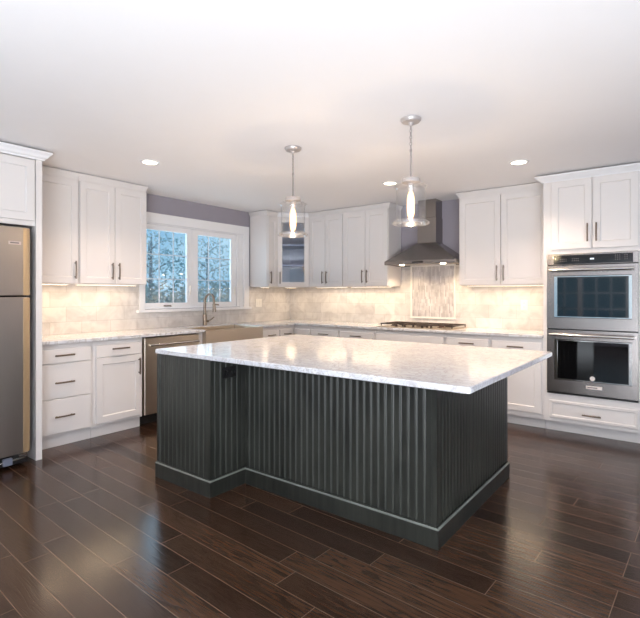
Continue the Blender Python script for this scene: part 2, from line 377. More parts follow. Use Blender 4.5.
# ------------------------------------------------------------------ kitchen window
win = bpy.data.objects.new('window_1', None); COL.objects.link(win); win.location = (0, -1.8, WZ0); struct(win); WORLD[win] = win.location.copy()
b = MB(LEFT)
b.box(-2.565, WY0, .0005, .02, 1.13, 2.235); b.box(-.985, -.888, .0005, .02, 1.13, 2.235); b.box(-1.045, -.9852, .0005, .006, 1.131, 2.124); b.box(-2.565, -.888, .0005, .024, 2.125, 2.238, .002)
b.box(-.984, -.962, .0202, .027, 1.134, 2.124)
b.build('casing', M['trim'], win)
MB(LEFT).box(-2.60, -.87, .0005, .055, 1.098, 1.13, .004).build('window_stool', M['trim'], win)
MB(LEFT).frame(WY0-.0, WY1+.0, WZ0, WZ1, -.115, -.001, .012, .05, .012, .012).build('window_jamb', M['trim'], win)
def sash(y0, y1, sl, sr):
    z0, z1 = WZ0+.014, WZ1-.014; p0, p1 = y0+sl, y1-sr; q0, q1 = 1.196, 2.058
    b = MB(LEFT); b.frame(y0, y1, z0, z1, -.055, -.018, sl, sr, q0-z0, z1-q1)
    b.frame(p0-.001, p1+.001, q0-.001, q1+.001, -.050, -.024, .008)
    s = b.build('sash', M['trim'], win)
    g = MB(LEFT).box(p0, p1, -.032, -.027, q0, q1).build('pane', M['glass'], s)
    m = MB(LEFT)
    for k in (1, 2):
        u = p0+(p1-p0)*k/3; m.box(u-.007, u+.007, -.040, -.034, q0, q1)
        z = q0+(q1-q0)*k/3; m.box(p0, p1, -.040, -.0345, z-.007, z+.007)
    m.build('muntins', M['trim'], s)
    c = (p0+p1)/2; k = MB(LEFT); k.box(c-.05, c+.05, -.018, -.004, z0+.012, z0+.026, .003); k.tube([(c-.03, -.004, z0+.02), (c-.03, .012, z0+.022), (c+.035, .014, z0+.012)], .005)
    k.build('crank_handle', M['nickel'], s, True)
    L = MB(LEFT); yy = y1-.03 if sr > .05 else y1-.03; L.box(yy-.008, yy+.008, -.018, -.008, 1.30, 1.40, .003); L.box(yy-.004, yy+.006, -.008, .004, 1.34, 1.41, .002)
    L.build('lock_lever', M['plate'], s)
sash(-2.487, -1.828, .014, .066)
sash(-1.824, -1.094, .086, .082)

# ------------------------------------------------------------------ cabinet parts
def handle_v(parent, mp, u, z0, z1, d):
    b = MB(mp); b.tube([(u, d+.026, z0), (u, d+.030, (z0+z1)/2), (u, d+.026, z1)], .0068, 8)
    for z in (z0+.018, z1-.018): b.tube([(u, d, z), (u, d+.028, z)], .005, 8)
    return b.build('handle', M['pewter'], parent, True)
def handle_h(parent, mp, u0, u1, z, d):
    b = MB(mp); b.tube([(u0, d+.026, z), ((u0+u1)/2, d+.031, z), (u1, d+.026, z)], .0068, 8)
    for u in (u0+.018, u1-.018): b.tube([(u, d, z), (u, d+.028, z)], .005, 8)
    return b.build('handle', M['pewter'], parent, True)
def door(root, mp, u0, u1, z0, z1, d0, hside=None, hz=None, stile=.058):
    o = MB(mp).shaker(u0, u1, z0, z1, d0, d0+.02, stile).build('door', M['white'], root)
    if hside:
        u = u0+.032 if hside == 'l' else u1-.032
        handle_v(o, mp, u, hz[0], hz[1], d0+.02)
    return o
def drawer(root, mp, u0, u1, z0, z1, d0, handle=True, hw=.16, hz=None):
    o = MB(mp).slab(u0, u1, z0, z1, d0, d0+.02).build('drawer', M['white'], root)
    if handle: c = (u0+u1)/2; handle_h(o, mp, c-hw/2, c+hw/2, hz or (z0+z1)/2, d0+.02)
    return o
def w(mp, u, d, z): return mp(u, d, z)

# wall cabinets ----------------------------------------------------
UZ0, UZ1, UD = 1.406, 2.369, .335
CROWN = [(0, 2.385), (.003, 2.385), (.005, 2.394), (.014, 2.408), (.024, 2.424), (.027, 2.428), (.027, 2.442), (0, 2.442)]
def light_bar(root, mp, u0, u1, d=.20):
    b = MB(mp); b.box(u0+.04, u1-.04, d-.03, d+.03, UZ0-.010, UZ0-.0005); b.mi = 1
    b.box(u0+.05, u1-.05, d-.022, d+.022, UZ0-.0115, UZ0-.0095)
    b.build('light_bar', [M['trim'], M['lightbar']], root)
    c = w(mp, (u0+u1)/2, d, UZ0-.016)
    n = max(.05, u1-u0-.1)
    sx, sy = (n, .04) if mp is BACK else (.04, n)
    dd = bpy.data.lights.new('under_cabinet_lamp', 'AREA'); dd.shape = 'RECTANGLE'; dd.size = sx; dd.size_y = sy; dd.energy = UNDER_POWER*n; dd.color = WARM
    o = bpy.data.objects.new('under_cabinet_lamp', dd); COL.objects.link(o); o.location = c
def wall_cabinet(mp, u0, u1, label, doors, crown_path=None, bar=True, group='white wall cabinets'):
    root = thing('wall_cabinet', w(mp, (u0+u1)/2, 0, UZ0), label, 'cabinet')
    b = MB(mp).box(u0+.0008, u1-.0008, .0115, UD, UZ0, 2.386); b.box(u0+.02, u1-.02, .0115, UD-.01, 2.386, 2.449)
    b.build('body', M['white'], root)
    for (a, c, hs) in doors: door(root, mp, a, c, UZ0+.004, UZ1, UD+.0005, hs, (1.45, 1.615))
    if crown_path: MB().sweep(crown_path, [(o_*(.5 if mp is LEFT and u1 < -1 else 1), z_) for o_, z_ in CROWN]).build('crown_molding', M['white'], root)
    if bar: light_bar(root, mp, u0, u1)
    return root
wall_cabinet(LEFT, -3.90, -3.392, 'single-door white wall cabinet beside the tall refrigerator panel', [(-3.893, -3.402, 'r')], [(UD, -3.899), (UD, -3.393)])
wall_cabinet(LEFT, -3.391, -2.687, 'two-door white wall cabinet with its end at the left side of the window', [(-3.383, -3.043, 'r'), (-3.037, -2.692, 'l')], [(UD, -3.391), (UD, -2.688), (.012, -2.688)])
wall_cabinet(LEFT, -.863, -.649, 'narrow white wall cabinet with its grey-lit side facing the window', [(-.848, -.655, 'l')], [(.012, -.862), (UD, -.862), (UD, -.656)])
# diagonal glass-door corner cabinet
root = thing('corner_wall_cabinet', (.3, -.3, UZ0), 'diagonal corner wall cabinet with a glass door and two shelves', 'cabinet')
S_ = .6465; plan = [(.0115, -.0115), (.0115, -S_), (UD, -S_), (S_, -UD), (S_, -.0115)]
b = MB()
b.poly(plan, UZ0, UZ0+.02); b.poly(plan, 2.366, 2.386)
pin = offset(plan, -.03); b.poly(pin, 2.386, 2.449)
b.box(.0115, .022, -S_, -.0115, UZ0+.02, 2.366); b.box(.022, S_, -.022, -.0115, UZ0+.02, 2.366)
b.box(.022, UD, -S_, -S_+.014, UZ0+.02, 2.366); b.box(S_-.014, S_, -UD, -.022, UZ0+.02, 2.366)
b.build('body', [M['white']], root)
sp = [(.0225, -.0225), (.0225, -S_+.0145), (UD-.01, -S_+.0145), (S_-.0145, -UD+.01), (S_-.0145, -.0225)]
for z in (1.70, 1.985): MB().poly(sp, z, z+.018).build('shelf', M['cab_inside'], root)
q = 1/sqrt(2); dl = sqrt(2)*(S_-UD)
DIAG = lambda u, d, z: (UD+q*u+q*d, -S_+q*u-q*d, z)
dr = MB(DIAG).frame(.004, dl-.004, UZ0+.004, UZ1, .001, .021, .062).build('door', M['white'], root)
MB(DIAG).box(.06, dl-.06, .008, .012, UZ0+.062, UZ1-.06).build('glass_pane', M['cab_glass'], dr)
handle_v(dr, DIAG, .034, 1.45, 1.615, .021)
MB().sweep([(UD, -S_), (S_, -UD)], CROWN).build('crown_molding', M['trim'], root)
b = MB(); b.box(.25, .33, -.40, -.22, UZ0-.010, UZ0-.0005); b.mi = 1; b.box(.258, .322, -.392, -.228, UZ0-.0115, UZ0-.0095); b.build('light_bar', [M['trim'], M['lightbar']], root)
dd = bpy.data.lights.new('under_cabinet_lamp', 'AREA'); dd.size = .15; dd.energy = UNDER_POWER*.3; dd.color = WARM
o = bpy.data.objects.new('under_cabinet_lamp', dd); COL.objects.link(o); o.location = (.29, -.31, UZ0-.016)

wall_cabinet(BACK, .649, 1.2395, 'two-door white wall cabinet on the back wall right of the glass corner cabinet', [(.668, .943, 'r'), (.949, 1.232, 'l')], [(.656, -UD), (1.239, -UD)])
wall_cabinet(BACK, 1.2405, 1.924, 'two-door white wall cabinet just left of the range hood', [(1.248, 1.586, 'r'), (1.592, 1.917, 'l')], [(1.2405, -UD), (1.9235, -UD), (1.9235, -.012)])
wall_cabinet(BACK, 2.826, 3.768, 'wide two-door white wall cabinet between range hood and wall ovens', [(2.838, 3.285, 'r'), (3.292, 3.745, 'l')], [(2.8265, -.012), (2.8265, -UD), (3.767, -UD)])

# base cabinets ----------------------------------------------------
BD, BT, TOE, TD = .613, .883, .105, .572
def base_root(mp, u0, u1, label, body_top=BT, toe=True, toe_d=TD, name='base_cabinet'):
    root = thing(name, w(mp, (u0+u1)/2, .3, 0), label, 'cabinet')
    MB(mp).box(u0+.0008, u1-.0008, .0115, BD, TOE, body_top).build('body', M['white'], root)
    if toe: MB(mp).box(u0+.0008, u1-.0008, .0115, toe_d, 0.0005, TOE-.0005).build('toe_kick', M['white'], root)
    return root
r = base_root(LEFT, -3.90, -3.396, 'white base cabinet with three stacked drawers beside the refrigerator panel')
for z0, z1, hz in ((.722, .838, .786), (.424, .712, .556), (.124, .414, .268)): drawer(r, LEFT, -3.892, -3.421, z0, z1, BD+.0005, True, .16, hz)
r = base_root(LEFT, -3.3952, -2.905, 'white base cabinet with one drawer over one door, left of the dishwasher')
drawer(r, LEFT, -3.372, -2.922, .730, .838, BD+.0005, True, .17, .80)
door(r, LEFT, -3.372, -2.922, .130, .722, BD+.0005, 'r', (.53, .69))
# sink base
r = base_root(LEFT, -2.230, -1.262, 'white sink base cabinet under the steel farmhouse sink', .636)
MB(LEFT).box(-2.229, -2.168, .0115, BD, .637, BT).build('filler_stile', M['white'], r)
MB(LEFT).box(-1.270, -1.263, .0115, BD, .637, BT).build('filler_stile', M['white'], r)
door(r, LEFT, -2.160, -1.718, .130, .628, BD+.0005, 'r', (.45, .60)); door(r, LEFT, -1.712, -1.274, .130, .628, BD+.0005, 'l', (.45, .60))
r = base_root(LEFT, -1.2615, -.9245, 'narrow white base cabinet right of the farmhouse sink')
drawer(r, LEFT, -1.245, -.938, .722, .838, BD+.0005, True, .13); door(r, LEFT, -1.245, -.938, .130, .712, BD+.0005, 'r', (.53, .69))
# corner base: one cabinet with two faces
root = thing('corner_base_cabinet', (.3, -.3, 0), 'white corner base cabinet where the two counter runs meet', 'cabinet')
cp = [(.0115, -.0115), (.0115, -.924), (BD, -.924), (BD, -BD), (.9075, -BD), (.9075, -.0115)]
MB().poly(cp, TOE, BT).build('body', M['white'], root)
tp = [(.0115, -.0115), (.0115, -.924), (TD, -.924), (TD, -TD), (.9075, -TD), (.9075, -.0115)]
MB().poly(tp, .0005, TOE-.0005).build('toe_kick', M['white'], root)
drawer(root, LEFT, -.912, -.668, .722, .838, BD+.0005, True, .13); door(root, LEFT, -.912, -.668, .130, .712, BD+.0005)
drawer(root, BACK, .640, .900, .722, .838, BD+.0005, False); door(root, BACK, .640, .900, .130, .712, BD+.0005, 'r', (.53, .69))
for u0, u1, lab in ((.9085, 1.378, 'white base cabinet on the back wall beside the corner base cabinet'),
                    (1.3788, 1.899, 'white base cabinet left of the one under the gas cooktop'),
                    (2.786, 3.268, 'white base cabinet right of the one under the gas cooktop')):
    r = base_root(BACK, u0, u1, lab)
    drawer(r, BACK, u0+.016, u1-.016, .715, .838, BD+.0005, True, .16, .79)
    door(r, BACK, u0+.016, u1-.016, .150, .706, BD+.0005, 'r', (.52, .68))
r = base_root(BACK, 1.8998, 2.785, 'wide white base cabinet under the gas cooktop with a plain front panel')
drawer(r, BACK, 1.918, 2.767, .715, .838, BD+.0005, False)
door(r, BACK, 1.918, 2.339, .150, .706, BD+.0005, 'r', (.52, .68)); door(r, BACK, 2.346, 2.767, .150, .706, BD+.0005, 'l', (.52, .68))
r = base_root(BACK, 3.2688, 3.768, 'white base cabinet beside the oven tower, its door visible right of the island', toe_d=.54)
drawer(r, BACK, 3.284, 3.752, .715, .838, BD+.0005, True, .155, .787)
door(r, BACK, 3.284, 3.752, .155, .706, BD+.0005, 'l', (.52, .68))

# perimeter countertop ---------------------------------------------
ct = [(.0115, -3.899), (.65, -3.899), (.65, -2.166), (.135, -2.166), (.135, -1.270), (.65, -1.270), (.65, -.65), (3.768, -.65), (3.768, -.0115), (.0115, -.0115)]
o = MB().poly(ct, .8845, .914, .003).build('countertop', M['counter'], None, loc=(.3, -.3, .8845))
tag(o, 'white veined L-shaped worktop running along both walls', 'countertop')

# refrigerator surround --------------------------------------------
root = thing('refrigerator_cabinet', (.4, -4.4, 0), 'tall white refrigerator surround with side panel and cabinet above', 'cabinet')
MB(LEFT).box(-3.949, -3.9045, .0115, .814, .0005, 2.386).build('side_panel', M['white'], root)
MB(LEFT).box(-4.93, -4.886, .0115, .814, .0005, 2.386).build('side_panel', M['white'], root)
b = MB(LEFT); b.box(-4.8858, -3.9492, .0115, .794, 1.842, 2.386); b.box(-4.93, -3.92, .0115, .78, 2.3862, 2.449); b.build('body', M['white'], root)
door(root, LEFT, -4.878, -4.42, 1.880, 2.357, .7945, 'r', (1.92, 2.08)); door(root, LEFT, -4.414, -3.957, 1.880, 2.357, .7945, 'l', (1.92, 2.08))
CR2 = [(0, 2.362), (.012, 2.362), (.014, 2.372), (.03, 2.383), (.04, 2.40), (.054, 2.414), (.057, 2.416), (.057, 2.427), (0, 2.427)]
MB().sweep([(.012, -4.9305), (.8145, -4.9305), (.8145, -3.904), (.4, -3.904)], CR2).build('crown_molding', M['trim'], root)
# refrigerator ------------------------------------------------------
root = thing('refrigerator', (.4, -4.4, 0), 'stainless steel top-freezer refrigerator in the white surround', 'refrigerator')
FX = .885; F0, F1 = -4.84, -4.008
MB(LEFT).box(F0+.005, F1-.006, .06, .80, .03, 1.798).build('body', M['dark'], root)
def fdoor(name, z0, z1):
    b = MB()
    pl = [(.803, F0), (FX-.035, F0)]
    for k in range(5): a = pi/2*k/4; pl.append((FX-.035+.035*sin(a), F0+.045-.045*cos(a)))
    for k in range(5): a = pi/2*k/4; pl.append((FX-.04+.04*cos(a), F1-.065+.065*sin(a)))
    pl.append((.803, F1))
    b.poly(pl, z0, z1, .004); return b.build(name, M['fridge_steel'], root, True)
fz = fdoor('freezer_door', 1.297, 1.812); rf = fdoor('refrigerator_door', .105, 1.284)
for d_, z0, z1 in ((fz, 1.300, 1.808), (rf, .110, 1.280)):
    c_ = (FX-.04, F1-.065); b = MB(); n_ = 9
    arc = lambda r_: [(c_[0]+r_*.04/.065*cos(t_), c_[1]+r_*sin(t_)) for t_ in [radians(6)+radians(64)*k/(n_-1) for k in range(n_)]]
    b.poly(arc(.0665)+arc(.0630)[::-1], z0, z1); b.build('edge_reflection', M['edge'], d_, True)['label'] = 'warm golden reflection painted on door edge'  # added sliver that carries the painted warm reflection
for d_, z in ((fz, (1.36, 1.70)), (rf, (.75, 1.23))):
    b = MB(LEFT); u = F0+.07; b.tube([(u, FX, z[0]), (u, FX+.05, z[0]+.03), (u, FX+.055, (z[0]+z[1])/2), (u, FX+.05, z[1]-.03), (u, FX, z[1])], .013, 10)
    b.build('handle', M['steel'], d_, True)
b = MB(LEFT); b.box(-4.166, -4.082, FX+.0002, FX+.004, 1.678, 1.704, .0015); b.mi = 1; b.box(-4.156, -4.096, FX+.004, FX+.0045, 1.686, 1.696)
b.build('badge', [M['badge'], M['key']], fz)['label'] = 'small silver badge'
b = MB(LEFT); b.box(F0+.01, F1-.012, .70, .84, .02, .096, .004); b.build('toe_grille', M['dark'], root)
b = MB(LEFT); b.tube([(F0+.05, .845, .055), (-4.25, .85, .05), (-4.1, .85, .062), (-4.04, .845, .06)], .006, 8); b.build('grille_rail', M['chrome'], root, True)
b = MB(LEFT); b.box(-4.19, -4.13, .80, .862, .028, .082, .004); b.build('leveling_foot', M['grey_plastic'], root)
b = MB(LEFT); b.box(-4.09, -4.03, .80, .868, .074, .098, .004); b.build('door_hinge', M['chrome'], root)

# dishwasher ---------------------------------------------------------
root = thing('dishwasher', (.3, -2.56, 0), 'stainless steel dishwasher with a bar handle, left of the sink', 'dishwasher')
MB(LEFT).box(-2.898, -2.238, .02, .60, .10, .880).build('body', M['dark'], root)
dd_ = MB(LEFT).slab(-2.893, -2.236, .112, .874, .6005, .640, .006).build('door_panel', M['steel'], root)
b = MB(LEFT); b.tube([(-2.86, .685, .802), (-2.27, .685, .802)], .011, 12)
for u in (-2.835, -2.295): b.tube([(u, .64, .802), (u, .685, .802)], .009, 10)
b.build('handle', M['chrome'], dd_, True)
MB(LEFT).box(-2.89, -2.24, .40, .53, .001, .0995).build('toe_kick', M['dark'], root)

# sink ---------------------------------------------------------------
root = thing('farmhouse_sink', (.4, -1.718, .65), 'stainless steel apron-front farmhouse sink below the window', 'sink')
b = MB(LEFT); y0, y1, x0, x1 = -2.163, -1.273, .140, .668
rim = .022
r1 = lambda i, z: [(y0+i, x0+i, z), (y1-i, x0+i, z), (y1-i, x1-i, z), (y0+i, x1-i, z)]
b.loops([r1(0, .640), r1(0, .898), r1(.003, .902), r1(rim, .902), r1(rim+.004, .896), r1(rim+.008, .70), r1(rim+.04, .672)])
b.build('basin', M['steel'], root)
MB().lathe(.36, -1.718, [(.05, .6725), (.05, .676), (.035, .677), (.03, .674)], 20).build('drain', M['chrome'], root, True)
# faucet -------------------------------------------------------------
root = thing('kitchen_faucet', (.072, -1.70, .914), 'tall gooseneck pull-down faucet standing behind the sink', 'faucet')
fx, fy = .072, -1.70
MB().lathe(fx, fy, [(.031, .9145), (.031, .920), (.026, .926), (.024, 1.02), (.022, 1.05), (.0165, 1.07)], 20).build('body', M['nickel'], root, True)
R_ = .085; pts = [(fx, fy, 1.06), (fx, fy, 1.16)]+[(fx+R_-R_*cos(a), fy+.01*sin(a), 1.222+R_*sin(a)) for a in [pi*k/14 for k in range(15)]]+[(fx+2*R_+.004, fy, 1.20)]
MB().tube(pts, .0155, 12).build('gooseneck', M['nickel'], root, True)
e = fx+2*R_+.004
MB().tube([(e, fy, 1.204), (e+.002, fy, 1.17), (e+.006, fy, 1.12), (e+.008, fy, 1.085)], [.015, .018, .021, .021], 14).build('spray_head', M['nickel'], root, True)
b = MB(); b.tube([(fx, fy+.018, .965), (fx, fy+.055, .965)], .015, 12); b.tube([(fx+.004, fy+.05, .965), (fx+.03, fy+.075, .985), (fx+.06, fy+.10, 1.02)], [.009, .008, .006], 10)
b.build('lever', M['nickel'], root, True)

# gas cooktop --------------------------------------------------------
root = thing('gas_cooktop', (2.36, -.33, .914), 'stainless gas cooktop with black cast iron grates under the hood', 'cooktop')
cx0, cx1, cy0, cy1 = 1.890, 2.828, -.575, -.085
MB().box(cx0, cx1, cy0, cy1, .9145, .922, .003).build('tray', M['steel'], root)
for (x, y, r_) in ((2.06, -.20, .042), (2.06, -.44, .036), (2.36, -.31, .058), (2.66, -.20, .042), (2.66, -.44, .036)):
    bb = MB().lathe(x, y, [(r_+.012, .9222), (r_+.012, .930), (r_, .932), (r_*.9, .935)], 20).build('burner', M['pewter'], root, True)
    MB().lathe(x, y, [(r_*.8, .9352), (r_*.85, .940), (r_*.5, .943)], 18).build('burner_cap', M['bronze_burner'] if x > 2.3 else M['iron'], bb, True)
for k in range(3):
    g0 = cx0+.012+k*.3050; g1 = g0+.3018
    b = MB()
    for (a, c, p, s_) in ((g0, g1, cy0+.075, cy0+.087), (g0, g1, cy1-.022, cy1-.010), (g0, g0+.012, cy0+.087, cy1-.022), (g1-.012, g1, cy0+.087, cy1-.022)): b.box(a, c, p, s_, .944, .957, .002)
    for t in (1/3, 2/3): b.box(g0+.012, g1-.012, cy0+.087+(cy1-cy0-.109)*t-.005, cy0+.087+(cy1-cy0-.109)*t+.005, .945, .958, .002)
    b.box((g0+g1)/2-.005, (g0+g1)/2+.005, cy0+.087, cy1-.022, .945, .958, .002)
    for x in (g0+.002, g1-.012):
        for y in (cy0+.076, cy1-.021): b.box(x, x+.010, y, y+.010, .9222, .945)
    b.build('grate', M['iron'], root)
for k in range(5):
    MB().lathe(2.14+k*.11, cy0+.036, [(.017, .9222), (.017, .926), (.014, .928), (.013, .946), (.009, .948)], 16).build('knob', M['iron'], root, True)

# range hood ---------------------------------------------------------
root = thing('range_hood', (2.37, -.2, 1.655), 'stainless steel pyramid chimney hood above the cooktop', 'range hood')
hx0, hx1, hd, kx0, kx1, kd = 1.928, 2.823, .45, 2.25, 2.49, .205
b = MB(BACK)
R0 = lambda z, i: [(hx0+i, .0115, z), (hx1-i, .0115, z), (hx1-i, hd-i, z), (hx0+i, hd-i, z)]
K = lambda z: [(kx0-.006, .0115, z), (kx1+.006, .0115, z), (kx1+.006, kd+.006, z), (kx0-.006, kd+.006, z)]
b.loops([R0(1.672, .02), R0(1.664, .018), R0(1.660, .015), R0(1.660, .001), R0(1.662, 0), R0(1.702, 0), R0(1.705, .004), K(1.925), K(1.93)])
b.build('canopy', M['hood_steel'], root)
MB(BACK).box(kx0, kx1, .0115, kd, 1.9305, 2.23, .002).build('chimney', M['hood_steel'], root)
MB(BACK).box(kx0+.006, kx1-.006, .0115, kd-.006, 2.2305, 2.449, .002).build('upper_chimney', M['hood_steel'], root)
b = MB(BACK)
for k in range(3):
    u = hx0+.04+k*.275; b.box(u, u+.262, .08, .36, 1.666, 1.6715, .001)
b.build('grease_filter', M['steel'], root)
for u in (2.14, 2.66):
    MB(BACK).lathe(u, .395, [(.030, 1.6715), (.030, 1.655), (.022, 1.650)], 16).build('hood_lamp', M['hoodlamp'], root, True)
    d = bpy.data.lights.new('hood_spot', 'SPOT'); d.energy = HOOD_POWER*6; d.color = WARM; d.spot_size = radians(120); d.spot_blend = .8; d.shadow_soft_size = .03
    o = bpy.data.objects.new('hood_spot', d); COL.objects.link(o); o.location = (u, -.36, 1.645); o.rotation_euler = (radians(18), 0, 0)
MB(BACK).box(2.30, 2.44, hd, hd+.003, 1.672, 1.69, .001).build('control_strip', M['dark'], root)

# oven tower ----------------------------------------------------------
OX0, OX1, OD = 3.770, 4.545, .62
root = thing('oven_cabinet', (4.157, -.3, 0), 'tall white cabinet tower housing the wall ovens', 'cabinet')
b = MB(BACK); b.box(OX0, 3.806, .0115, OD, TOE, 2.386); b.box(4.534, OX1, .0115, OD, TOE, 2.386); b.box(3.806, 4.534, .0115, OD, 1.684, 2.386)
b.box(3.806, 4.534, .0115, OD, TOE, .368); b.box(OX0+.02, OX1-.02, .0115, OD-.02, 2.386, 2.449)
b.build('body', M['white'], root)
MB(BACK).box(OX0+.001, OX1, .0115, .54, .0005, TOE-.0005).build('toe_kick', M['white'], root)
door(root, BACK, 3.842, 4.180, 1.724, 2.366, OD+.0005, 'r', (1.785, 1.95)); door(root, BACK, 4.187, 4.533, 1.724, 2.366, OD+.0005, 'l', (1.785, 1.95))
dw_ = MB(BACK).shaker(3.826, 4.533, .143, .306, OD+.0005, OD+.0205, .022, .006).build('drawer', M['white'], root)
handle_h(dw_, BACK, 4.105, 4.255, .206, OD+.0205)
CR3 = [(0, 2.37), (.012, 2.37), (.014, 2.378), (.03, 2.388), (.05, 2.403), (.062, 2.414), (.066, 2.416), (.066, 2.427), (0, 2.427)]
MB().sweep([(OX0+.0002, -.42), (OX0+.0002, -OD), (OX1, -OD), (OX1, -.012)], CR3).build('crown_molding', M['trim'], root)
# double wall oven
root = thing('double_wall_oven', (4.17, -.3, .37), 'stainless steel double wall oven with black glass windows', 'oven')
v0, v1 = 3.8075, 4.5325
MB(BACK).box(v0+.001, v1-.001, .06, .615, .371, 1.680).build('body', M['dark'], root)
MB(BACK).box(v0, v1, .6155, .645, 1.580, 1.681, .003).build('control_panel', M['oven_steel'], root)
cp_ = MB(BACK).box(3.864, 4.494, .645, .648, 1.586, 1.668, .001).build('control_glass', M['ctrl_glass'], root)
b = MB(BACK)
for (u, n_, m_) in ((3.92, 4, 2), (4.02, 4, 2), (4.36, 3, 3), (4.43, 2, 3)):
    for i in range(n_):
        for j in range(m_): b.box(u+i*.016, u+i*.016+.008, .648, .6484, 1.612+j*.018, 1.617+j*.018)
b.build('touch_keys', M['key'], cp_)
b = MB(BACK); b.box(4.168, 4.180, .648, .6486, 1.622, 1.634); b.box(4.186, 4.198, .648, .6486, 1.622, 1.634); b.build('clock_display', M['display'], cp_)
def oven_door(z0, z1, g0, g1, hz):
    b = MB(BACK); b.frame(v0, v1, z0, z1, .6155, .648, .066, .048, g0-.012-z0, z1-g1-.012)
    o = b.build('oven_door', M['oven_steel'], root)
    b = MB(BACK); b.frame(v0+.064, v1-.046, g0-.007, g1+.007, .640, .651, .026, .024, .007, .007); b.build('window_trim', M['chrome'], o)
    MB(BACK).box(v0+.088, v1-.068, .634, .6455, g0, g1).build('door_glass', M['black_glass'], o)
    b = MB(BACK); b.tube([(v0+.03, .698, hz), (v1-.03, .698, hz)], .013, 14)
    for u in (v0+.05, v1-.05): b.tube([(u, .648, hz-.003), (u, .698, hz)], .011, 10)
    b.build('handle', M['chrome'], o, True)
    return o
oven_door(.985, 1.573, 1.100, 1.466, 1.530)
lo = oven_door(.392, .973, .520, .874, .930)
b = MB(BACK); b.box(4.135, 4.262, .648, .6505, .448, .476, .001); b.mi = 1; b.box(4.146, 4.225, .6505, .651, .457, .467); b.build('badge', [M['badge'], M['key']], lo)['label'] = 'small silver badge'
b = MB(BACK); b.tube([(4.186, .6455, .543), (4.186, .6468, .543)], .021, 20); b.build('round_emblem', M['badge'], lo)['label'] = 'pale round emblem'
MB(BACK).box(v0, v1, .6155, .640, .372, .386, .002).build('vent_strip', M['dark'], root)

# ------------------------------------------------------------------ island
root = thing('kitchen_island', (2.87, -2.8, 0), 'charcoal green beadboard kitchen island with a stepped-back seating side', 'kitchen island')
IS = [(1.842, -3.553), (2.4305, -3.553), (2.4305, -3.2455), (3.842, -3.2455), (3.842, -2.025), (1.842, -2.025)]
MB().poly(offset(IS, -.010), .02, .883).build('body', M['island'], root)
def bead(p, q, name='beadboard'):
    p, q = Vector(p), Vector(q); L_ = (q-p).length; t = (q-p)/L_; n_ = Vector((t.y, -t.x))
    st = .032; nb = round((L_-2*st)/.047); pitch = (L_-2*st)/nb
    prof = [(0, 0, 0), (st-.002, 0, 0), (st, -.004, 0)]
    for k in range(nb):
        a = st+k*pitch
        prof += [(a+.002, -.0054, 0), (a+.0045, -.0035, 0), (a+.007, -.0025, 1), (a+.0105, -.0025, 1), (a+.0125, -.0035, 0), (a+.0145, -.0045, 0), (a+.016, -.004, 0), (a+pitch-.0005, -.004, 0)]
    prof += [(L_-st, -.004, 0), (L_-st+.002, 0, 0), (L_, 0, 0)]
    b = MB(); lo_, hi = [], []
    for (u, o_, m_) in prof:
        c = p+t*u+n_*o_; lo_.append(b.v(c.x, c.y, .105)); hi.append(b.v(c.x, c.y, .883))
    for i in range(len(prof)-1):
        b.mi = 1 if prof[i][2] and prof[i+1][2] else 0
        b.f([lo_[i], lo_[i+1], hi[i+1], hi[i]])
    b.mi = 0
    c0 = p-n_*.0095+t*.0005; c1 = q-n_*.0095-t*.0005
    k0, k1, k2, k3 = b.v(c0.x, c0.y, .105), b.v(c1.x, c1.y, .105), b.v(c1.x, c1.y, .883), b.v(c0.x, c0.y, .883)
    b.f([k0, k3, k2, k1]); b.f([lo_[0], hi[0], k3, k0]); b.f([lo_[-1], k1, k2, hi[-1]]); b.f(hi+[k2, k3]); b.f(lo_[::-1]+[k0, k1][::-1])
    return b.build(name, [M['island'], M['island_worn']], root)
for i in range(5): bead(IS[i], IS[i+1])
bead(IS[5], IS[0])
PLP = [(0, .0008), (.0145, .0008), (.0145, .098), (.013, .102), (.006, .107), (.006, .112), (.0005, .112), (0, .112)]
b = MB().sweep([IS[0], IS[1], IS[2], IS[3], IS[4]], PLP)
b.build('base_molding', M['island'], root)
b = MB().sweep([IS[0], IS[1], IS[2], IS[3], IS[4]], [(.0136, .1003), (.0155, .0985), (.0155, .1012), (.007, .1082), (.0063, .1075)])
b.build('molding_edge', M['edge_worn_highlight'], root)['label'] = 'rubbed edge with painted highlight'
# black outlet in the step of the island
b = MB(); ox = 2.4305
b.box(ox+.0002, ox+.006, -3.455, -3.337, .748, .822, .002); b.mi = 1
for y in (-3.425, -3.367): b.box(ox+.006, ox+.0075, y-.015, y+.015, .770, .800)
o = b.build('wall_outlet', [M['dark'], M['ctrl_glass']], None, loc=(ox, -3.396, .785)); tag(o, 'black outlet in the island step just under the worktop', 'outlet')
# island countertop
def rounded(x0, y0, x1, y1, r):
    return [(cx_+r*cos(a0+pi/2*k/4), cy_+r*sin(a0+pi/2*k/4)) for cx_, cy_, a0 in ((x0+r, y0+r, pi), (x1-r, y0+r, 1.5*pi), (x1-r, y1-r, 0), (x0+r, y1-r, pi/2)) for k in range(5)]
ict = rounded(1.832, -3.570, 4.135, -2.0, .022)
o = MB().poly(ict, .8840, .914, .004).build('island_countertop', M['quartz'], None, loc=(2.96, -2.8, .884)); tag(o, 'glossy white veined quartz top overhanging the dark island', 'countertop')

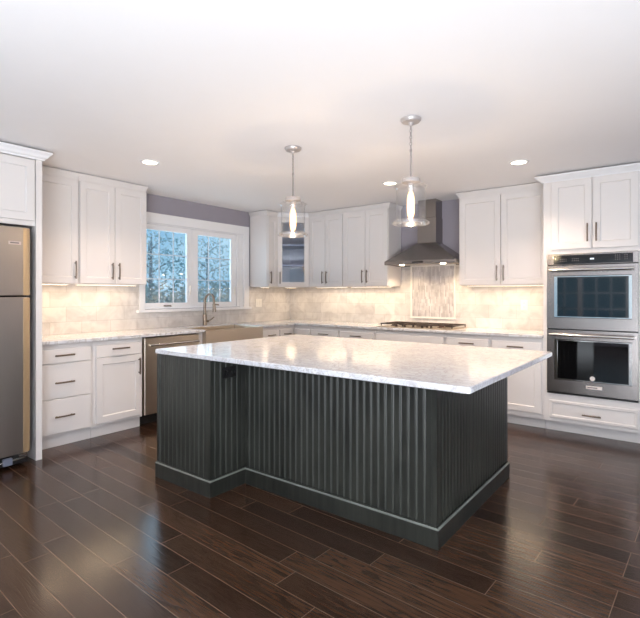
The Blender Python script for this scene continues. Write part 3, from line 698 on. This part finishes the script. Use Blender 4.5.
# ------------------------------------------------------------------ outlets on the backsplash
def outlet(mp, u, z, label, gangs=1, cat='outlet'):
    b = MB(mp); wd = .036+.023*(gangs-1)
    b.box(u-wd, u+wd, .0102, .016, z-.058, z+.058, .002); b.mi = 1
    for g in range(gangs):
        c = u+(g-(gangs-1)/2)*.046
        if cat == 'outlet':
            for dz in (-.022, .022):
                for s_ in (-.006, .006): b.box(c+s_-.001, c+s_+.001, .016, .0164, z+dz-.004, z+dz+.006)
        else: b.mi = 0; b.box(c-.014, c+.014, .016, .019, z-.03, z+.03, .001)
    p = mp(u, .0102, z)
    o = b.build('wall_outlet' if cat == 'outlet' else 'light_switch', [M['plate'], M['slot']], None, loc=p); tag(o, label, cat)
outlet(BACK, 3.439, 1.185, 'white outlet on the backsplash left of the wall ovens')
outlet(LEFT, -.69, 1.18, 'white double switch plate on the backsplash right of the window', 2, 'switch')

# ------------------------------------------------------------------ pendants
def pendant(x, y, label):
    root = thing('pendant_light', (x, y, CEIL), label, 'pendant light', 'glass pendants over the island')
    MB().lathe(x, y, [(.055, CEIL-.0005), (.066, CEIL-.004), (.066, CEIL-.014), (.056, CEIL-.026), (.02, CEIL-.031), (.008, CEIL-.05)], 28).build('ceiling_canopy', M['pend_metal'], root, True)
    b = MB(); z = CEIL-.048; k = 0
    while z > CEIL-.215:
        pts = []
        for i in range(13):
            a = 2*pi*i/12; s_ = .006*cos(a); v = .013*sin(a)
            pts.append((x+(s_ if k % 2 else 0), y+(0 if k % 2 else s_), z-.013+v))
        b.tube(pts, .0024, 6, False); z -= .021; k += 1
    b.build('chain', M['pend_rod'], root, True)
    MB().tube([(x, y, CEIL-.20), (x, y, 2.055)], .0048, 8).build('rod', M['pend_rod'], root, True)
    MB().lathe(x, y, [(.012, 2.068), (.03, 2.062), (.056, 2.058), (.060, 2.052), (.060, 2.034), (.056, 2.030), (.02, 2.028)], 28).build('cap', M['pend_metal'], root, True)
    t = .003
    prof = [(.058, 2.027), (.085, 2.022), (.108, 2.012), (.112, 2.006), (.104, 2.000), (.097, 1.992), (.095, 1.97), (.095, 1.80), (.097, 1.788)]
    inner = [(.0935, 1.788), (.0915, 1.80), (.0915, 1.97), (.093, 1.994), (.100, 2.003), (.104, 2.006), (.084, 2.017), (.058, 2.022)]
    MB().lathe(x, y, prof+inner, 40, False, False).build('glass_shade', M['shade_glass'], root, True)
    MB().lathe(x, y, [(.0935, 1.7875), (.097, 1.7875), (.112, 1.780), (.119, 1.773), (.119, 1.766), (.112, 1.760), (.098, 1.760), (.095, 1.768), (.0935, 1.7875)], 40, False, False).build('glass_rim', M['rim_glass'], root, True)
    MB().lathe(x, y, [(.017, 2.0275), (.019, 2.02), (.019, 1.978), (.014, 1.972)], 18).build('socket', M['pend_metal'], root, True)
    bl = MB().lathe(x, y, [(.012, 1.9715), (.020, 1.95), (.024, 1.92), (.024, 1.84), (.018, 1.812), (.006, 1.80)], 20).build('bulb', M['bulb_glass'], root, True)
    b = MB()
    for k in range(6):
        a = 2*pi*k/6; b.tube([(x+.004*cos(a), y+.004*sin(a), 1.965), (x+.012*cos(a), y+.012*sin(a), 1.93), (x+.012*cos(a), y+.012*sin(a), 1.85), (x+.004*cos(a), y+.004*sin(a), 1.83)], .0032, 6)
    b.build('filament', M['bulb'], bl, True)
    d = bpy.data.lights.new('pendant_bulb', 'POINT'); d.energy = BULB_POWER; d.color = (1, .72, .42); d.shadow_soft_size = .004
    o = bpy.data.objects.new('pendant_bulb', d); COL.objects.link(o); o.location = (x, y, 1.793)
pendant(2.432, -2.742, 'clear glass pendant hanging over the window end of the island')
pendant(3.440, -2.740, 'clear glass pendant hanging in front of the range hood')

# ------------------------------------------------------------------ recessed lights
def can(x, y, label):
    root = thing('recessed_light', (x, y, CEIL), label, 'recessed light', 'recessed ceiling lights')
    MB().lathe(x, y, [(.083, CEIL-.0005), (.083, CEIL-.004), (.062, CEIL-.007), (.060, CEIL-.0005)], 28, False, False).build('trim_ring', M['trim'], root, True)
    MB().lathe(x, y, [(.0595, CEIL-.0005), (.0595, CEIL-.005)], 28).build('lens', M['can'], root)
    d = bpy.data.lights.new('recessed_lamp', 'SPOT'); d.energy = CAN_POWER*4; d.color = SOFTWARM; d.spot_size = radians(130); d.spot_blend = .9; d.shadow_soft_size = .06
    o = bpy.data.objects.new('recessed_lamp', d); COL.objects.link(o); o.location = (x, y, CEIL-.02)
can(1.183, -3.185, 'recessed ceiling light above the aisle at the dishwasher side')
can(2.442, -1.230, 'recessed ceiling light nearest the range hood')
can(3.711, -1.240, 'recessed ceiling light in front of the oven tower')

# ------------------------------------------------------------------ outside the kitchen window
struct(MB().box(-60, -.2, -30, 50, -.75, -.70).build('ground', M['lawn']))
def tree(x, y, h, r, label, mat, n=500, trunk=True, leaf=.16, zc=.62):
    root = thing('tree' if trunk else 'shrub', (x, y, -.70), label, 'tree' if trunk else 'shrub')
    if trunk:
        b = MB(); b.tube([(x, y, -.70), (x+.05, y+.03, h*.35), (x, y+.1, h*.85)], [.11, .08, .03], 8)
        for k in range(7):
            a = k*2.4; z = h*(.3+.07*k); b.tube([(x, y, z), (x+r*.35*cos(a), y+r*.35*sin(a), z+.35), (x+r*.8*cos(a), y+r*.8*sin(a), z+.55)], [.035, .02, .008], 6)
        b.build('trunk', M['bark'], root, True)
    b = MB()
    for k in range(n):
        a, u, c = random.random()*2*pi, random.random()**.4, random.uniform(-1, 1); s_ = sqrt(1-c*c)
        p = Vector((x+r*u*s_*cos(a), y+r*u*s_*sin(a), (h*zc if trunk else h*.5-.7)+(h*(1-zc) if trunk else h*.5)*u*c))
        d1 = Vector((random.gauss(0, 1), random.gauss(0, 1), random.gauss(0, 1))).normalized(); d2 = d1.orthogonal().normalized()
        l = leaf*random.uniform(.6, 1.3)
        q4 = [b.bm.verts.new(p+d1*l), b.bm.verts.new(p+d2*l*.5), b.bm.verts.new(p-d1*l), b.bm.verts.new(p-d2*l*.5)]; b.f(q4)
    b.build('foliage', mat, root)
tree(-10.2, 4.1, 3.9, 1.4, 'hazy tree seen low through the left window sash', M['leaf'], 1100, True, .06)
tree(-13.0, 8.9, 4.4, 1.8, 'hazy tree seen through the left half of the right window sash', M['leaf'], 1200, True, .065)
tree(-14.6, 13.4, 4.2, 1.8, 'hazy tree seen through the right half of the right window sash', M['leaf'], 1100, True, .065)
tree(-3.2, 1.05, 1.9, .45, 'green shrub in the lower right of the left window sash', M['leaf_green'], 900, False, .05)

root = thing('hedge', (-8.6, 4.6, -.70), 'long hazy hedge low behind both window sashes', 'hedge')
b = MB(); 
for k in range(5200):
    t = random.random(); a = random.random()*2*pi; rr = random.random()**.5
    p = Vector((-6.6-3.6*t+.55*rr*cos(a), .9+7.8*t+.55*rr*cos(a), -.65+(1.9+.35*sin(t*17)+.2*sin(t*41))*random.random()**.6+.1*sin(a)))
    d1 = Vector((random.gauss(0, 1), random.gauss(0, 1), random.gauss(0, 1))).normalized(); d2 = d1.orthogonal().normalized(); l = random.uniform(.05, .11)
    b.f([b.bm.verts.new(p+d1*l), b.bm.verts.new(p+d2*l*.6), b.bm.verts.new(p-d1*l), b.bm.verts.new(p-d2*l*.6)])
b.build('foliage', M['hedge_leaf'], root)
